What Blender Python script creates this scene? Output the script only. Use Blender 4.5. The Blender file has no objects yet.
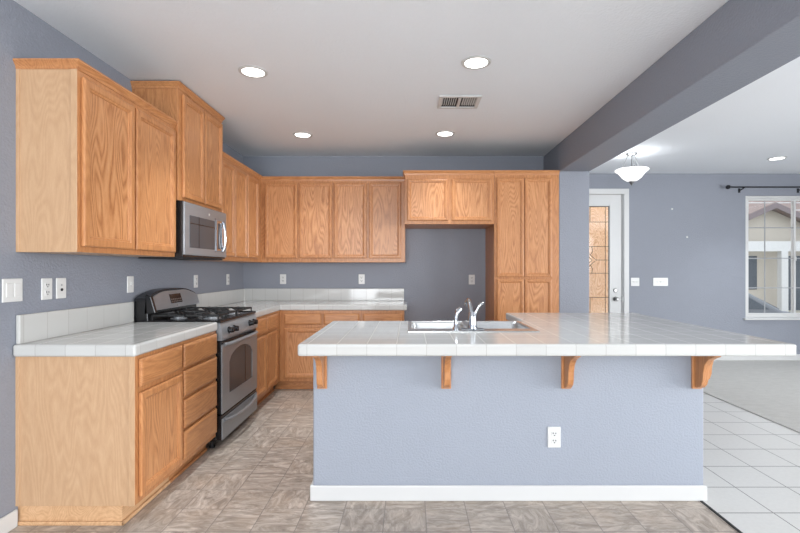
import bpy, bmesh, math, random
from mathutils import Vector, Matrix
random.seed(4)
PI = math.pi
sc = bpy.context.scene
COL = sc.collection
def lin(c):
    c = c / 255.0
    return c / 12.92 if c <= 0.04045 else ((c + 0.055) / 1.055) ** 2.4
def rgb(r, g, b): return (lin(r), lin(g), lin(b), 1.0)

# ---------------------------------------------------------------- camera, world, lights, exposure
CAM_Z = 1.285
cam = bpy.data.objects.new('camera', bpy.data.cameras.new('camera'))
COL.objects.link(cam)
cam.location = (0, 0, CAM_Z)
cam.rotation_euler = (PI / 2, 0, 0)
cam.data.sensor_width = 36
cam.data.lens = 460 * 36 / 800
cam.data.shift_x = (400 - 410) / 800
cam.data.shift_y = -(266.5 - 269) / 800
cam.data.clip_start = 0.05
sc.camera = cam

world = bpy.data.worlds.new('world'); sc.world = world
world.use_nodes = True
wb = world.node_tree.nodes['Background']
wb.inputs[0].default_value = (0.86, 0.93, 1.0, 1)
wb.inputs[1].default_value = 1.35

def area(name, loc, rot, sx, sy, power, col=(1, 1, 1)):
    l = bpy.data.lights.new(name, 'AREA'); l.shape = 'RECTANGLE'; l.size = sx; l.size_y = sy
    l.energy = power; l.color = col
    o = bpy.data.objects.new(name, l); COL.objects.link(o); o.location = loc; o.rotation_euler = rot
    return o
# daylight from an unseen window behind the camera, then two added fill lights
area('daylight_rear', (-0.6, -3.12, 1.35), (PI / 2, 0, 0), 2.4, 2.1, 125, (0.93, 0.965, 1.0))
area('fill_light_right', (7.30, -0.1, 1.45), (PI / 2 - 0.5, 0, PI / 2), 3.4, 1.7, 270, (0.97, 0.985, 1.0))  # added to brighten the front room and its ceiling from out of view
area('fill_light_rear_right', (5.0, -3.12, 1.45), (PI / 2 - 0.35, 0, 0), 2.6, 1.9, 30, (0.97, 0.985, 1.0))  # second added fill, lifts the front room ceiling from behind the camera
CAN_POWER = 14
CAN_COL = (0.90, 0.96, 1.0)
sc.view_settings.view_transform = 'Standard'
sc.view_settings.look = 'None'
sc.view_settings.gamma = 1.0
sc.view_settings.use_curve_mapping = False
sc.view_settings.exposure = 0.66

# ---------------------------------------------------------------- material helpers
class NT:
    def __init__(s, name):
        s.m = bpy.data.materials.new(name); s.m.use_nodes = True
        s.t = s.m.node_tree; s.n = s.t.nodes; s.l = s.t.links
        s.bsdf = s.n['Principled BSDF']; s.out = s.n['Material Output']
    def node(s, typ, **kw):
        n = s.n.new(typ)
        for k, v in kw.items():
            if k.startswith('_'): setattr(n, k[1:], v)
        return n
    def set(s, sock, v):
        if hasattr(v, 'is_linked') or isinstance(v, bpy.types.NodeSocket): s.l.new(v, sock)
        else: sock.default_value = v
    def math(s, op, a, b=0.0, c=0.0, clamp=False):
        n = s.n.new('ShaderNodeMath'); n.operation = op; n.use_clamp = clamp
        s.set(n.inputs[0], a); s.set(n.inputs[1], b); s.set(n.inputs[2], c)
        return n.outputs[0]
    def mix(s, f, a, b, blend='MIX'):
        n = s.n.new('ShaderNodeMix'); n.data_type = 'RGBA'; n.blend_type = blend
        s.set(n.inputs[0], f); s.set(n.inputs[6], a); s.set(n.inputs[7], b)
        return n.outputs[2]
    def mapping(s, vec, scale=(1, 1, 1), loc=(0, 0, 0), rot=(0, 0, 0)):
        n = s.n.new('ShaderNodeMapping'); s.set(n.inputs[0], vec)
        s.set(n.inputs[1], loc); n.inputs[2].default_value = rot; n.inputs[3].default_value = scale
        return n.outputs[0]
    def coord(s, which='Object'):
        return s.n.new('ShaderNodeTexCoord').outputs[which]
    def noise(s, vec, scale=5, detail=3, rough=0.5, dist=0.0, out='Fac'):
        n = s.n.new('ShaderNodeTexNoise'); s.set(n.inputs['Vector'], vec)
        n.inputs['Scale'].default_value = scale; n.inputs['Detail'].default_value = detail
        n.inputs['Roughness'].default_value = rough; n.inputs['Distortion'].default_value = dist
        return n.outputs[out]
    def ramp(s, fac, stops):
        n = s.n.new('ShaderNodeValToRGB'); s.set(n.inputs[0], fac)
        e = n.color_ramp.elements
        while len(e) < len(stops): e.new(0.5)
        for i, (p, c) in enumerate(stops): e[i].position = p; e[i].color = c
        return n.outputs[0]
    def bump(s, h, strength=0.2, dist=0.01):
        n = s.n.new('ShaderNodeBump'); s.set(n.inputs['Height'], h)
        n.inputs['Strength'].default_value = strength; n.inputs['Distance'].default_value = dist
        s.l.new(n.outputs[0], s.bsdf.inputs['Normal'])
    def sep(s, vec):
        n = s.n.new('ShaderNodeSeparateXYZ'); s.set(n.inputs[0], vec); return n.outputs
    def comb(s, x, y, z):
        n = s.n.new('ShaderNodeCombineXYZ'); s.set(n.inputs[0], x); s.set(n.inputs[1], y); s.set(n.inputs[2], z)
        return n.outputs[0]
    def fin(s, col=None, rough=0.5, metal=0.0, spec=None):
        if col is not None: s.set(s.bsdf.inputs['Base Color'], col)
        s.set(s.bsdf.inputs['Roughness'], rough); s.set(s.bsdf.inputs['Metallic'], metal)
        if spec is not None: s.bsdf.inputs['Specular IOR Level'].default_value = spec
        return s.m

def plain(name, col, rough=0.5, metal=0.0, spec=None, nz=0.04, nscale=8):
    t = NT(name)
    c = t.coord(); f = t.noise(c, nscale, 3)
    d = tuple(max(0, v * (1 - nz)) for v in col[:3]) + (1,)
    u = tuple(min(1, v * (1 + nz)) for v in col[:3]) + (1,)
    return t.fin(t.mix(f, d, u), rough, metal, spec)

def painted(name, col, scale=75, strength=0.35, rough=0.55):
    t = NT(name); c = t.coord()
    f = t.noise(c, 1.3, 2); d = tuple(v * 0.96 for v in col[:3]) + (1,)
    t.set(t.bsdf.inputs['Base Color'], t.mix(f, d, col))
    h = t.ramp(t.noise(c, scale, 3, 0.55), [(0.38, (0, 0, 0, 1)), (0.62, (1, 1, 1, 1))])
    t.bump(h, strength, 0.0035)
    return t.fin(None, rough)

def oak(name, horiz, light, mid, dark, contrast=1.0, panel=False):
    t = NT(name)
    c = t.coord()
    r = t.n.new('ShaderNodeObjectInfo').outputs['Random']
    off = t.comb(t.math('MULTIPLY', r, 7.3), t.math('MULTIPLY', r, 3.1), t.math('MULTIPLY', r, 11.7))
    va = t.n.new('ShaderNodeVectorMath'); va.operation = 'ADD'
    t.l.new(c, va.inputs[0]); t.l.new(off, va.inputs[1]); p = va.outputs[0]
    g = (1.0, 1, 0.16) if not horiz else (0.16, 1, 1.0)
    # broad cathedral figure
    q = t.mapping(p, scale=g)
    n0 = t.noise(q, 4.5, 2, 0.45)
    w = t.math('FRACT', t.math('MULTIPLY', n0, 34.0))
    w = t.math('ABSOLUTE', t.math('SUBTRACT', t.math('MULTIPLY', w, 2.0), 1.0))
    fine = t.noise(t.mapping(p, scale=tuple(v * s for v, s in zip(g, (1, 1, 1)))), 210, 4, 0.7)
    med = t.noise(q, 45, 3, 0.6)
    a = t.math('MULTIPLY', w, 0.3 if panel else 0.14)
    a = t.math('ADD', a, t.math('MULTIPLY', fine, 0.35))
    a = t.math('ADD', a, t.math('MULTIPLY', med, 0.35))
    cc = t.ramp(a, [(0.30, dark), (0.5, mid), (0.72, light)])
    tint = t.mix(t.math('MULTIPLY', r, 0.30), cc, mid)
    t.bump(fine, 0.06, 0.001)
    return t.fin(tint, 0.34)
OAKC = (rgb(209, 155, 107), rgb(194, 136, 88), rgb(166, 108, 66))
M = {}
M['oak_v'] = oak('honey_oak_upright', False, *OAKC)
M['oak_h'] = oak('honey_oak_level', True, *OAKC)
M['oak_p'] = oak('honey_oak_panel', False, rgb(208, 154, 107), rgb(192, 134, 88), rgb(158, 102, 62), panel=True)
M['oak_side'] = oak('pale_oak_veneer', False, rgb(206, 173, 139), rgb(197, 161, 126), rgb(186, 149, 114))
M['oak_side_h'] = oak('pale_oak_veneer_level', True, rgb(226, 190, 152), rgb(212, 172, 132), rgb(188, 144, 104))
M['wall'] = painted('grey_blue_wall_paint', rgb(136, 140, 150))
M['island'] = painted('grey_blue_island_paint', rgb(151, 157, 168), 95, 0.28)
M['ceiling'] = painted('white_ceiling_paint', rgb(238, 241, 245), 60, 0.3, 0.7)
M['trim'] = plain('white_trim_paint', rgb(204, 204, 203), 0.35, nz=0.01)
M['plate'] = plain('white_plastic', rgb(214, 214, 212), 0.3, nz=0.01)
M['dark'] = plain('dark_slot', rgb(30, 30, 32), 0.6)
M['black'] = plain('black_enamel', rgb(26, 26, 28), 0.22)
M['blackglass'] = plain('black_glass', rgb(74, 76, 80), 0.08, 0, 0.25)
M['castiron'] = plain('cast_iron', rgb(30, 30, 31), 0.5)
M['blackmetal'] = plain('black_metal', rgb(24, 25, 32), 0.4, 0.3)
M['chrome'] = plain('chrome', rgb(190, 194, 200), 0.1, 1.0)
M['nickel'] = plain('brushed_nickel', rgb(150, 150, 150), 0.3, 1.0)
M['sink'] = plain('sink_steel', rgb(190, 191, 191), 0.25, 0.8)
def steel():
    t = NT('brushed_stainless_steel'); c = t.coord()
    f = t.noise(t.mapping(c, scale=(1, 1, 90)), 6, 3, 0.6)
    t.bump(f, 0.04, 0.001)
    return t.fin(t.mix(f, rgb(132, 135, 139), rgb(156, 159, 163)), 0.3, 0.35)
M['steel'] = steel()

def emit(name, col, strength):
    t = NT(name); t.set(t.bsdf.inputs['Base Color'], (0.9, 0.9, 0.9, 1))
    t.bsdf.inputs['Emission Color'].default_value = col; t.bsdf.inputs['Emission Strength'].default_value = strength
    return t.m
M['lens'] = emit('lit_lamp_lens', (1, 0.98, 0.95, 1), 3.0)
M['bowl'] = emit('lit_frosted_glass', (1, 0.97, 0.93, 1), 0.75)

def line_mask(t, v, x0, pitch, width):
    f = t.math('FRACT', t.math('ADD', t.math('DIVIDE', t.math('SUBTRACT', v, x0), pitch), 100.5))
    d = t.math('ABSOLUTE', t.math('SUBTRACT', f, 0.5))
    return t.math('LESS_THAN', d, width / pitch / 2)

def counter_tile():
    t = NT('white_glazed_counter_tile')
    g = t.n.new('ShaderNodeNewGeometry')
    P = t.sep(g.outputs['Position']); N = t.sep(g.outputs['True Normal'])
    lx = line_mask(t, P[0], -0.5135, 0.149, 0.0035); ly = line_mask(t, P[1], 2.30 + 0.02, 0.152, 0.0035)
    nx = t.math('LESS_THAN', t.math('ABSOLUTE', N[0]), 0.5); ny = t.math('LESS_THAN', t.math('ABSOLUTE', N[1]), 0.5)
    m = t.math('MAXIMUM', t.math('MULTIPLY', lx, nx), t.math('MULTIPLY', ly, ny))
    # each tile its own faint tone
    cx = t.math('FLOOR', t.math('DIVIDE', t.math('SUBTRACT', P[0], -0.5135), 0.149))
    cy = t.math('FLOOR', t.math('DIVIDE', t.math('SUBTRACT', P[1], 2.32), 0.152))
    wn = t.n.new('ShaderNodeTexWhiteNoise'); t.l.new(t.comb(cx, cy, 0.0), wn.inputs[0])
    tone = t.mix(wn.outputs[0], rgb(190, 190, 187), rgb(198, 198, 195))
    col = t.mix(m, tone, rgb(164, 162, 158))
    h = t.math('ADD', t.math('MULTIPLY', t.noise(g.outputs['Position'], 9, 2), 0.7), t.math('MULTIPLY', m, -0.3))
    t.bump(h, 0.07, 0.006)
    return t.fin(col, t.math('ADD', t.math('MULTIPLY', m, 0.4), 0.08))
M['ctile'] = counter_tile()

def vinyl():
    t = NT('slate_look_vinyl'); c = t.coord(); P = t.sep(c)
    PX, PY, X0, Y0 = 0.216, 0.212, -0.134, 2.463
    lx = line_mask(t, P[0], X0, PX, 0.005); ly = line_mask(t, P[1], Y0, PY, 0.004)
    m = t.math('MAXIMUM', lx, ly)
    cx = t.math('FLOOR', t.math('DIVIDE', t.math('SUBTRACT', P[0], X0), PX))
    cy = t.math('FLOOR', t.math('DIVIDE', t.math('SUBTRACT', P[1], Y0), PY))
    wn = t.n.new('ShaderNodeTexWhiteNoise'); t.l.new(t.comb(cx, cy, 3.0), wn.inputs[0])
    r = wn.outputs[0]
    off = t.comb(t.math('MULTIPLY', r, 13.0), t.math('MULTIPLY', r, 29.0), 0.0)
    va = t.n.new('ShaderNodeVectorMath'); va.operation = 'ADD'; t.l.new(c, va.inputs[0]); t.l.new(off, va.inputs[1])
    p = va.outputs[0]
    a = t.noise(t.mapping(p, scale=(0.5, 1.6, 1), rot=(0, 0, 0.25)), 13, 6, 0.72, 1.2)
    b = t.noise(t.mapping(p, scale=(1.5, 0.6, 1), rot=(0, 0, -0.35)), 12, 6, 0.72, 1.2)
    sel = t.math('GREATER_THAN', r, 0.62)
    f = t.mix(sel, a, b)
    base = t.ramp(f, [(0.30, rgb(132, 119, 106)), (0.44, rgb(160, 147, 133)), (0.53, rgb(180, 167, 153)), (0.68, rgb(212, 200, 187))])
    warm = t.noise(c, 2.6, 3, 0.6)
    wm = t.ramp(warm, [(0.5, (0, 0, 0, 1)), (0.72, (1, 1, 1, 1))])
    base = t.mix(t.math('MULTIPLY', wm, 0.35), base, rgb(184, 158, 134))
    base = t.mix(t.math('MULTIPLY', t.math('SUBTRACT', 1.0, warm), 0.16), base, rgb(150, 148, 158))
    col = t.mix(t.math('MULTIPLY', m, 0.7), base, rgb(120, 112, 108))
    t.bump(t.math('SUBTRACT', f, t.math('MULTIPLY', m, 0.5)), 0.25, 0.003)
    return t.fin(col, 0.42)
M['vinyl'] = vinyl()

def ceramic():
    t = NT('white_ceramic_floor_tile'); c = t.coord(); P = t.sep(c)
    lx = line_mask(t, P[0], 1.61, 0.305, 0.006); ly = line_mask(t, P[1], 2.4235, 0.286, 0.007)
    m = t.math('MAXIMUM', lx, ly)
    f = t.noise(c, 45, 4, 0.6)
    col = t.mix(m, t.mix(f, rgb(204, 203, 200), rgb(220, 219, 216)), rgb(120, 118, 115))
    t.bump(t.math('SUBTRACT', t.math('MULTIPLY', f, 0.2), m), 0.25, 0.003)
    return t.fin(col, 0.35)
M['ceramic'] = ceramic()
def carpet():
    t = NT('beige_grey_carpet'); c = t.coord()
    f = t.noise(c, 120, 4, 0.75); g2 = t.noise(t.mapping(c, scale=(1, 2.2, 1)), 9, 4, 0.7)
    col = t.mix(t.math('ADD', t.math('MULTIPLY', f, 0.6), t.math('MULTIPLY', g2, 0.4)), rgb(156, 154, 150), rgb(226, 224, 220))
    t.bump(f, 0.8, 0.01)
    return t.fin(col, 0.95, 0, 0.1)
M['carpet'] = carpet()
def glass():
    t = NT('window_glass')
    tr = t.n.new('ShaderNodeBsdfTransparent'); gl = t.n.new('ShaderNodeBsdfGlossy'); gl.inputs['Roughness'].default_value = 0.03
    fr = t.n.new('ShaderNodeFresnel'); fr.inputs[0].default_value = 1.45
    mx = t.n.new('ShaderNodeMixShader'); t.l.new(fr.outputs[0], mx.inputs[0]); t.l.new(tr.outputs[0], mx.inputs[1]); t.l.new(gl.outputs[0], mx.inputs[2])
    t.l.new(mx.outputs[0], t.out.inputs[0]); return t.m
M['glass'] = glass()
def plywood():
    t = NT('plywood'); c = t.coord()
    n0 = t.noise(t.mapping(c, scale=(1.0, 1, 0.3)), 5, 2, 0.5, 0.6)
    w = t.math('ABSOLUTE', t.math('SUBTRACT', t.math('MULTIPLY', t.math('FRACT', t.math('MULTIPLY', n0, 20)), 2.0), 1.0))
    return t.fin(t.ramp(w, [(0.0, rgb(204, 150, 110)), (0.4, rgb(226, 176, 134)), (1.0, rgb(236, 194, 156))]), 0.6)
M['plywood'] = plywood()
M['stucco'] = painted('cream_siding', rgb(190, 182, 170), 20, 0.2)
M['rooftile'] = plain('clay_roof_tile', rgb(140, 122, 116), 0.8, nz=0.3, nscale=3)
M['fascia'] = plain('white_fascia', rgb(205, 205, 205), 0.6)
M['brownfascia'] = plain('brown_rake_board', rgb(118, 106, 108), 0.6)
M['nickelgrey'] = plain('grey_muntin', rgb(150, 152, 155), 0.5)
M['darkwin'] = plain('dark_window_glass', rgb(78, 84, 92), 0.35, 0, 0.3)
M['carpaint'] = plain('silver_car_paint', rgb(112, 116, 122), 0.5, 0.0)
M['cartire'] = plain('black_rubber', rgb(32, 32, 33), 0.8)
M['driveway'] = plain('pale_concrete', rgb(178, 174, 160), 0.9, nz=0.1, nscale=2)

# ---------------------------------------------------------------- mesh helpers
def box(bm, x0, x1, y0, y1, z0, z1):
    v = [bm.verts.new(p) for p in ((x0, y0, z0), (x1, y0, z0), (x1, y1, z0), (x0, y1, z0), (x0, y0, z1), (x1, y0, z1), (x1, y1, z1), (x0, y1, z1))]
    for f in ((0, 3, 2, 1), (4, 5, 6, 7), (0, 1, 5, 4), (1, 2, 6, 5), (2, 3, 7, 6), (3, 0, 4, 7)): bm.faces.new([v[i] for i in f])
def loft(bm, rings, cap0=True, cap1=True):
    vs = [[bm.verts.new(p) for p in r] for r in rings]
    n = len(rings[0])
    for a, b in zip(vs, vs[1:]):
        for i in range(n): bm.faces.new((a[i], a[(i + 1) % n], b[(i + 1) % n], b[i]))
    if cap0: bm.faces.new(vs[0][::-1])
    if cap1: bm.faces.new(vs[-1])
def lathe(bm, prof, c, axis='z', n=24, cap=True):
    def P(r, h, a):
        x, y = r * math.cos(a), r * math.sin(a)
        if axis == 'z': return (c[0] + x, c[1] + y, c[2] + h)
        if axis == 'y': return (c[0] + x, c[1] + h, c[2] + y)
        return (c[0] + h, c[1] + x, c[2] + y)
    loft(bm, [[P(max(r, 1e-4), h, 2 * PI * i / n) for i in range(n)] for r, h in prof], cap, cap)
def tube(bm, pts, r, n=10):
    pts = [Vector(p) for p in pts]
    rad = r if isinstance(r, (list, tuple)) else [r] * len(pts)
    up = None; rings = []
    for i, p in enumerate(pts):
        d = (pts[min(i + 1, len(pts) - 1)] - pts[max(i - 1, 0)]).normalized()
        if up is None: up = Vector((0, 0, 1)) if abs(d.z) < 0.9 else Vector((1, 0, 0))
        s = d.cross(up).normalized(); u = s.cross(d).normalized(); up = u
        rings.append([p + (s * math.cos(2 * PI * k / n) + u * math.sin(2 * PI * k / n)) * rad[i] for k in range(n)])
    loft(bm, rings)
def prism(bm, pts, fn, t0, t1):
    """pts: 2-D outline; fn(a, b, t) -> xyz; extruded from t0 to t1"""
    loft(bm, [[fn(a, b, t0) for a, b in pts], [fn(a, b, t1) for a, b in pts]])
def obj(name, bm, mat, parent=None, bevel=0, seg=2, smooth=False):
    bmesh.ops.recalc_face_normals(bm, faces=bm.faces)
    me = bpy.data.meshes.new(name); bm.to_mesh(me); bm.free()
    me.materials.append(M[mat] if isinstance(mat, str) else mat)
    if smooth:
        for p in me.polygons: p.use_smooth = True
        me.set_sharp_from_angle(angle=math.radians(40))
    o = bpy.data.objects.new(name, me); COL.objects.link(o)
    if parent is not None: o.parent = parent
    if bevel:
        b = o.modifiers.new('bevel', 'BEVEL'); b.width = bevel; b.segments = seg; b.limit_method = 'ANGLE'; b.angle_limit = math.radians(40)
        if seg > 1: b.harden_normals = False
    return o
def boxes(name, lst, mat, parent=None, bevel=0, seg=2):
    bm = bmesh.new()
    for b in lst: box(bm, *b)
    return obj(name, bm, mat, parent, bevel, seg)
def tag(o, label, cat, group=None):
    o['label'] = label; o['category'] = cat
    if group: o['group'] = group
    return o
def thing(name, label, cat, loc=(0, 0, 0), rz=0, group=None):
    o = bpy.data.objects.new(name, None); COL.objects.link(o); o.location = loc; o.rotation_euler = (0, 0, rz)
    o.empty_display_size = 0.1
    return tag(o, label, cat, group)
def struct(o):
    o['kind'] = 'structure'; return o
def sthing(name, loc=(0, 0, 0), rz=0):
    o = bpy.data.objects.new(name, None); COL.objects.link(o); o.location = loc; o.rotation_euler = (0, 0, rz)
    return struct(o)

# ---------------------------------------------------------------- the setting
CEIL = 2.62
XW, YB, YF = -1.97, 5.44, 6.43        # left wall, kitchen back wall, front room's far wall
XR, YR = 7.4, -3.2
BX0, BX1 = 1.578, 1.90                # beam and divider wall
struct(boxes('floor_kitchen', [(XW - 0.12, 1.61, YR, YB + 0.12, -0.05, 0)], 'vinyl'))
struct(boxes('floor_entry', [(1.61, 3.05, YR, YF + 0.12, -0.05, 0)], 'ceramic'))
struct(boxes('floor_carpet', [(3.05, XR + 0.12, YR, YF + 0.12, -0.05, 0.008)], 'carpet'))
struct(boxes('ceiling', [(XW - 0.12, XR + 0.12, YR, YF + 0.12, CEIL, CEIL + 0.1)], 'ceiling'))
struct(boxes('wall_left', [(XW - 0.12, XW, YR, YB + 0.12, 0, CEIL)], 'wall'))
struct(boxes('wall_back', [(XW, BX0, YB, YB + 0.12, 0, CEIL)], 'wall'))
struct(boxes('wall_divider', [(BX0, BX1, 4.87, YF, 0, CEIL)], 'wall', None, 0.01, 3))
struct(boxes('ceiling_beam', [(BX0, BX1, YR, 4.87, 2.317, CEIL)], 'wall', None, 0.01, 3))
def wall_with_holes(name, x0, x1, y0, y1, holes, axis='x'):
    """holes: (a0, a1, z0, z1) along the wall"""
    bm = bmesh.new()
    def b(a0, a1, z0, z1):
        if a1 - a0 > 1e-6 and z1 - z0 > 1e-6:
            if axis == 'x': box(bm, a0, a1, y0, y1, z0, z1)
            else: box(bm, x0, x1, a0, a1, z0, z1)
    a, end = (x0, x1) if axis == 'x' else (y0, y1)
    for h in sorted(holes):
        b(a, h[0], 0, CEIL); b(h[0], h[1], 0, h[2]); b(h[0], h[1], h[3], CEIL); a = h[1]
    b(a, end, 0, CEIL)
    return struct(obj(name, bm, 'wall'))
W = (4.69, 6.15, 0.60, 2.31)
D = (2.03, 2.99, 0.0, 2.355)
wall_with_holes('wall_front', BX1, XR, YF, YF + 0.12, [D, W])
wall_with_holes('wall_right', XR, XR + 0.12, YR, YF + 0.12, [(-1.9, 1.7, 0.45, 2.45)], 'y')  # unseen opening, placed to suit the added fill light
wall_with_holes('wall_rear', XW, XR, YR - 0.12, YR, [(-1.9, 0.7, 0.2, 2.5), (3.6, 6.4, 0.4, 2.5)])  # second opening is unseen, added along with the rear right fill
def baseboard(name, lst): return struct(boxes(name, lst, 'trim', None, 0.006, 2))
baseboard('baseboard_left', [(XW, XW + 0.014, YR, 2.297, 0, 0.088)])
baseboard('baseboard_front', [(3.06, XR, YF - 0.014, YF, 0.008, 0.095)])
baseboard('baseboard_right', [(XR - 0.014, XR, YR, YF - 0.015, 0.008, 0.095)])
baseboard('baseboard_divider', [(BX1, BX1 + 0.014, 4.87, YF - 0.03, 0, 0.088), (BX0 + 0.01, BX1 + 0.014, 4.856, 4.87, 0, 0.088)])
struct(boxes('trim_1', [(1.603, 1.617, YR, 4.85, 0, 0.004)], 'dark'))   # seam strip between vinyl and tile
# little wall scars on the far wall
for (px, py) in ((672, 209), (687, 237)):
    x = (px - 410) / 71.5; z = CAM_Z + (269 - py) / 71.5
    bm = bmesh.new(); lathe(bm, [(0.014, 0), (0.008, -0.002)], (x, YF, z), 'y', 9)
    struct(obj('trim_spackle', bm, 'trim'))

# front door -----------------------------------------------------------------
dr = sthing('door_1', (2.51, YF, 0))
bm = bmesh.new()
for s in (-1, 1): box(bm, min(s * 0.475, s * 0.545), max(s * 0.475, s * 0.545), -0.02, 0.0, 0, 2.33)
box(bm, -0.545, 0.545, -0.02, 0.0, 2.33, 2.405)
obj('door_casing', bm, 'trim', dr, 0.004)
boxes('door_jamb', [(-0.48, -0.462, 0, 0.12, 0, 2.355), (0.462, 0.48, 0, 0.12, 0, 2.355), (-0.462, 0.462, 0, 0.12, 2.335, 2.355)], 'trim', dr)
GX, GZ0, GZ1 = 0.285, 0.40, 2.165
boxes('door_slab', [(-0.457, -GX, 0.02, 0.06, 0.01, 2.33), (GX, 0.457, 0.02, 0.06, 0.01, 2.33), (-GX, GX, 0.02, 0.06, 0.01, GZ0), (-GX, GX, 0.02, 0.06, GZ1, 2.33)], 'trim', dr)
gf = boxes('glass_frame', [(-GX - 0.03, -GX, 0.008, 0.02, GZ0 - 0.03, GZ1 + 0.03), (GX, GX + 0.03, 0.008, 0.02, GZ0 - 0.03, GZ1 + 0.03), (-GX, GX, 0.008, 0.02, GZ0 - 0.03, GZ0), (-GX, GX, 0.008, 0.02, GZ1, GZ1 + 0.03)], 'trim', dr, 0.003)
boxes('glass_pane', [(-GX, GX, 0.037, 0.041, GZ0, GZ1)], 'glass', dr)
bm = bmesh.new()
def lead(pts, r=0.0035): tube(bm, [(a, 0.034, b) for a, b in pts], r, 6)
ZC = CAM_Z + 9 / 71.5
for z in (1.945, ZC + 0.19, ZC - 0.185, 0.885, 0.62): lead([(-GX, z), (GX, z)])
lead([(0.11, ZC), (GX, ZC)]); lead([(-0.11, ZC), (-GX, ZC)])
for s in (-1, 1):
    lead([(s * 0.235, GZ0), (s * 0.235, GZ1)])
    lead([(s * 0.02, GZ0), (s * 0.02, 0.885)]); lead([(s * 0.02, 1.945), (s * 0.02, GZ1)])
    lead([(s * 0.0, ZC + 0.10), (s * 0.05, ZC + 0.045), (s * 0.11, ZC), (s * 0.05, ZC - 0.045), (0, ZC - 0.10)])
    lead([(s * 0.0, ZC + 0.05), (s * 0.05, ZC), (0, ZC - 0.05)])
    lead([(s * 0.045, ZC + 0.19), (s * 0.055, ZC + 0.12), (s * 0.025, ZC + 0.07), (s * 0.05, ZC + 0.045)])
    lead([(s * 0.045, ZC - 0.185), (s * 0.055, ZC - 0.12), (s * 0.025, ZC - 0.07), (s * 0.05, ZC - 0.045)])
lead([(0, 0.885), (0, ZC - 0.10)]); lead([(0, ZC + 0.10), (0, 1.945)])
for s in (-1, 1): box(bm, s * GX - 0.006, s * GX + 0.006, 0.03, 0.036, GZ0, GZ1)
box(bm, -GX, GX, 0.03, 0.036, GZ1 - 0.008, GZ1)
obj('lead_came', bm, 'dark', dr)
for z, r in ((0.985, 0.03), (0.865, 0.033)):
    bm = bmesh.new()
    lathe(bm, [(r, 0.02), (r, 0.012), (r * 0.8, 0.006)], (0.37, 0, z), 'y', 18)
    if z < 0.9: lathe(bm, [(0.012, 0.01), (0.012, -0.02), (0.026, -0.03), (0.028, -0.045), (0.018, -0.058)], (0.37, 0, z), 'y', 18)
    obj('door_knob' if z < 0.9 else 'deadbolt', bm, 'nickel', dr, smooth=True)
bm = bmesh.new(); box(bm, 0.452, 0.466, 0.005, 0.022, 0.83, 0.90); obj('latch_plate', bm, 'nickel', dr)
tag(boxes('plywood_sheet', [(2.0, 4.2, 8.95, 8.97, -0.5, 2.9)], 'plywood'), 'tan plywood-grained sheet standing outside the glazed front door', 'board')

# window ---------------------------------------------------------------------
wn = sthing('window_1', (W[0], YF, W[2]))
ww, wh = W[1] - W[0], W[3] - W[2]
F = 0.035
boxes('window_frame', [(0, F, 0.02, 0.09, 0, wh), (ww - F, ww, 0.02, 0.09, 0, wh), (F, ww - F, 0.02, 0.09, 0, F), (F, ww - F, 0.02, 0.09, wh - F, wh)], 'trim', wn, 0.003)
boxes('window_sill', [(-0.03, ww + 0.03, -0.035, 0.1, -0.025, -0.001)], 'trim', wn, 0.005)
mid = 5.40 - W[0]
def sash(x0, x1, y, muntx):
    s = boxes('sash', [(x0, x0 + 0.03, y, y + 0.025, F, wh - F), (x1 - 0.03, x1, y, y + 0.025, F, wh - F), (x0 + 0.03, x1 - 0.03, y, y + 0.025, F, F + 0.03), (x0 + 0.03, x1 - 0.03, y, y + 0.025, wh - F - 0.03, wh - F)], 'trim', wn, 0.003)
    boxes('glass_pane', [(x0 + 0.03, x1 - 0.03, y + 0.012, y + 0.015, F + 0.03, wh - F - 0.03)], 'glass', s)
    l = [(muntx - 0.007, muntx + 0.007, y + 0.004, y + 0.01, F + 0.03, wh - F - 0.03)]
    for z in (1.02, 1.435, 1.865): l.append((x0 + 0.03, x1 - 0.03, y + 0.003, y + 0.0105, z - W[2] - 0.007, z - W[2] + 0.007))
    boxes('muntin', l, 'nickelgrey', s)
    return s
s1 = sash(F, mid + 0.02, 0.03, 4.987 - W[0])
sash(mid - 0.01, ww - F, 0.058, 5.78 - W[0])
boxes('sash_latch', [(mid - 0.02, mid + 0.015, 0.012, 0.03, 0.80, 0.86)], 'trim', s1, 0.003)

# curtain rod -----------------------------------------------------------------
rod = thing('curtain_rod', 'thin black curtain rod on brackets above the front room window', 'curtain rod', (4.40, YF, 2.415))
bm = bmesh.new(); tube(bm, [(0, -0.09, 0), (2.15, -0.09, 0)], 0.009, 10); obj('rod', bm, 'blackmetal', rod, smooth=True)
for x in (-0.015, 2.165):
    bm = bmesh.new(); bmesh.ops.create_uvsphere(bm, u_segments=14, v_segments=10, radius=0.03, matrix=Matrix.Translation((x, -0.09, 0)))
    obj('finial', bm, 'blackmetal', rod, smooth=True)
for x in (0.20, 1.02, 1.95):
    bm = bmesh.new(); tube(bm, [(x, -0.09, -0.008), (x, -0.08, -0.02), (x, -0.04, -0.03), (x, 0, -0.035)], 0.007, 8)
    box(bm, x - 0.014, x + 0.014, -0.006, 0.0, -0.065, -0.005); box(bm, x - 0.009, x + 0.009, -0.104, -0.076, -0.016, -0.008)
    obj('bracket', bm, 'blackmetal', rod)

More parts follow.
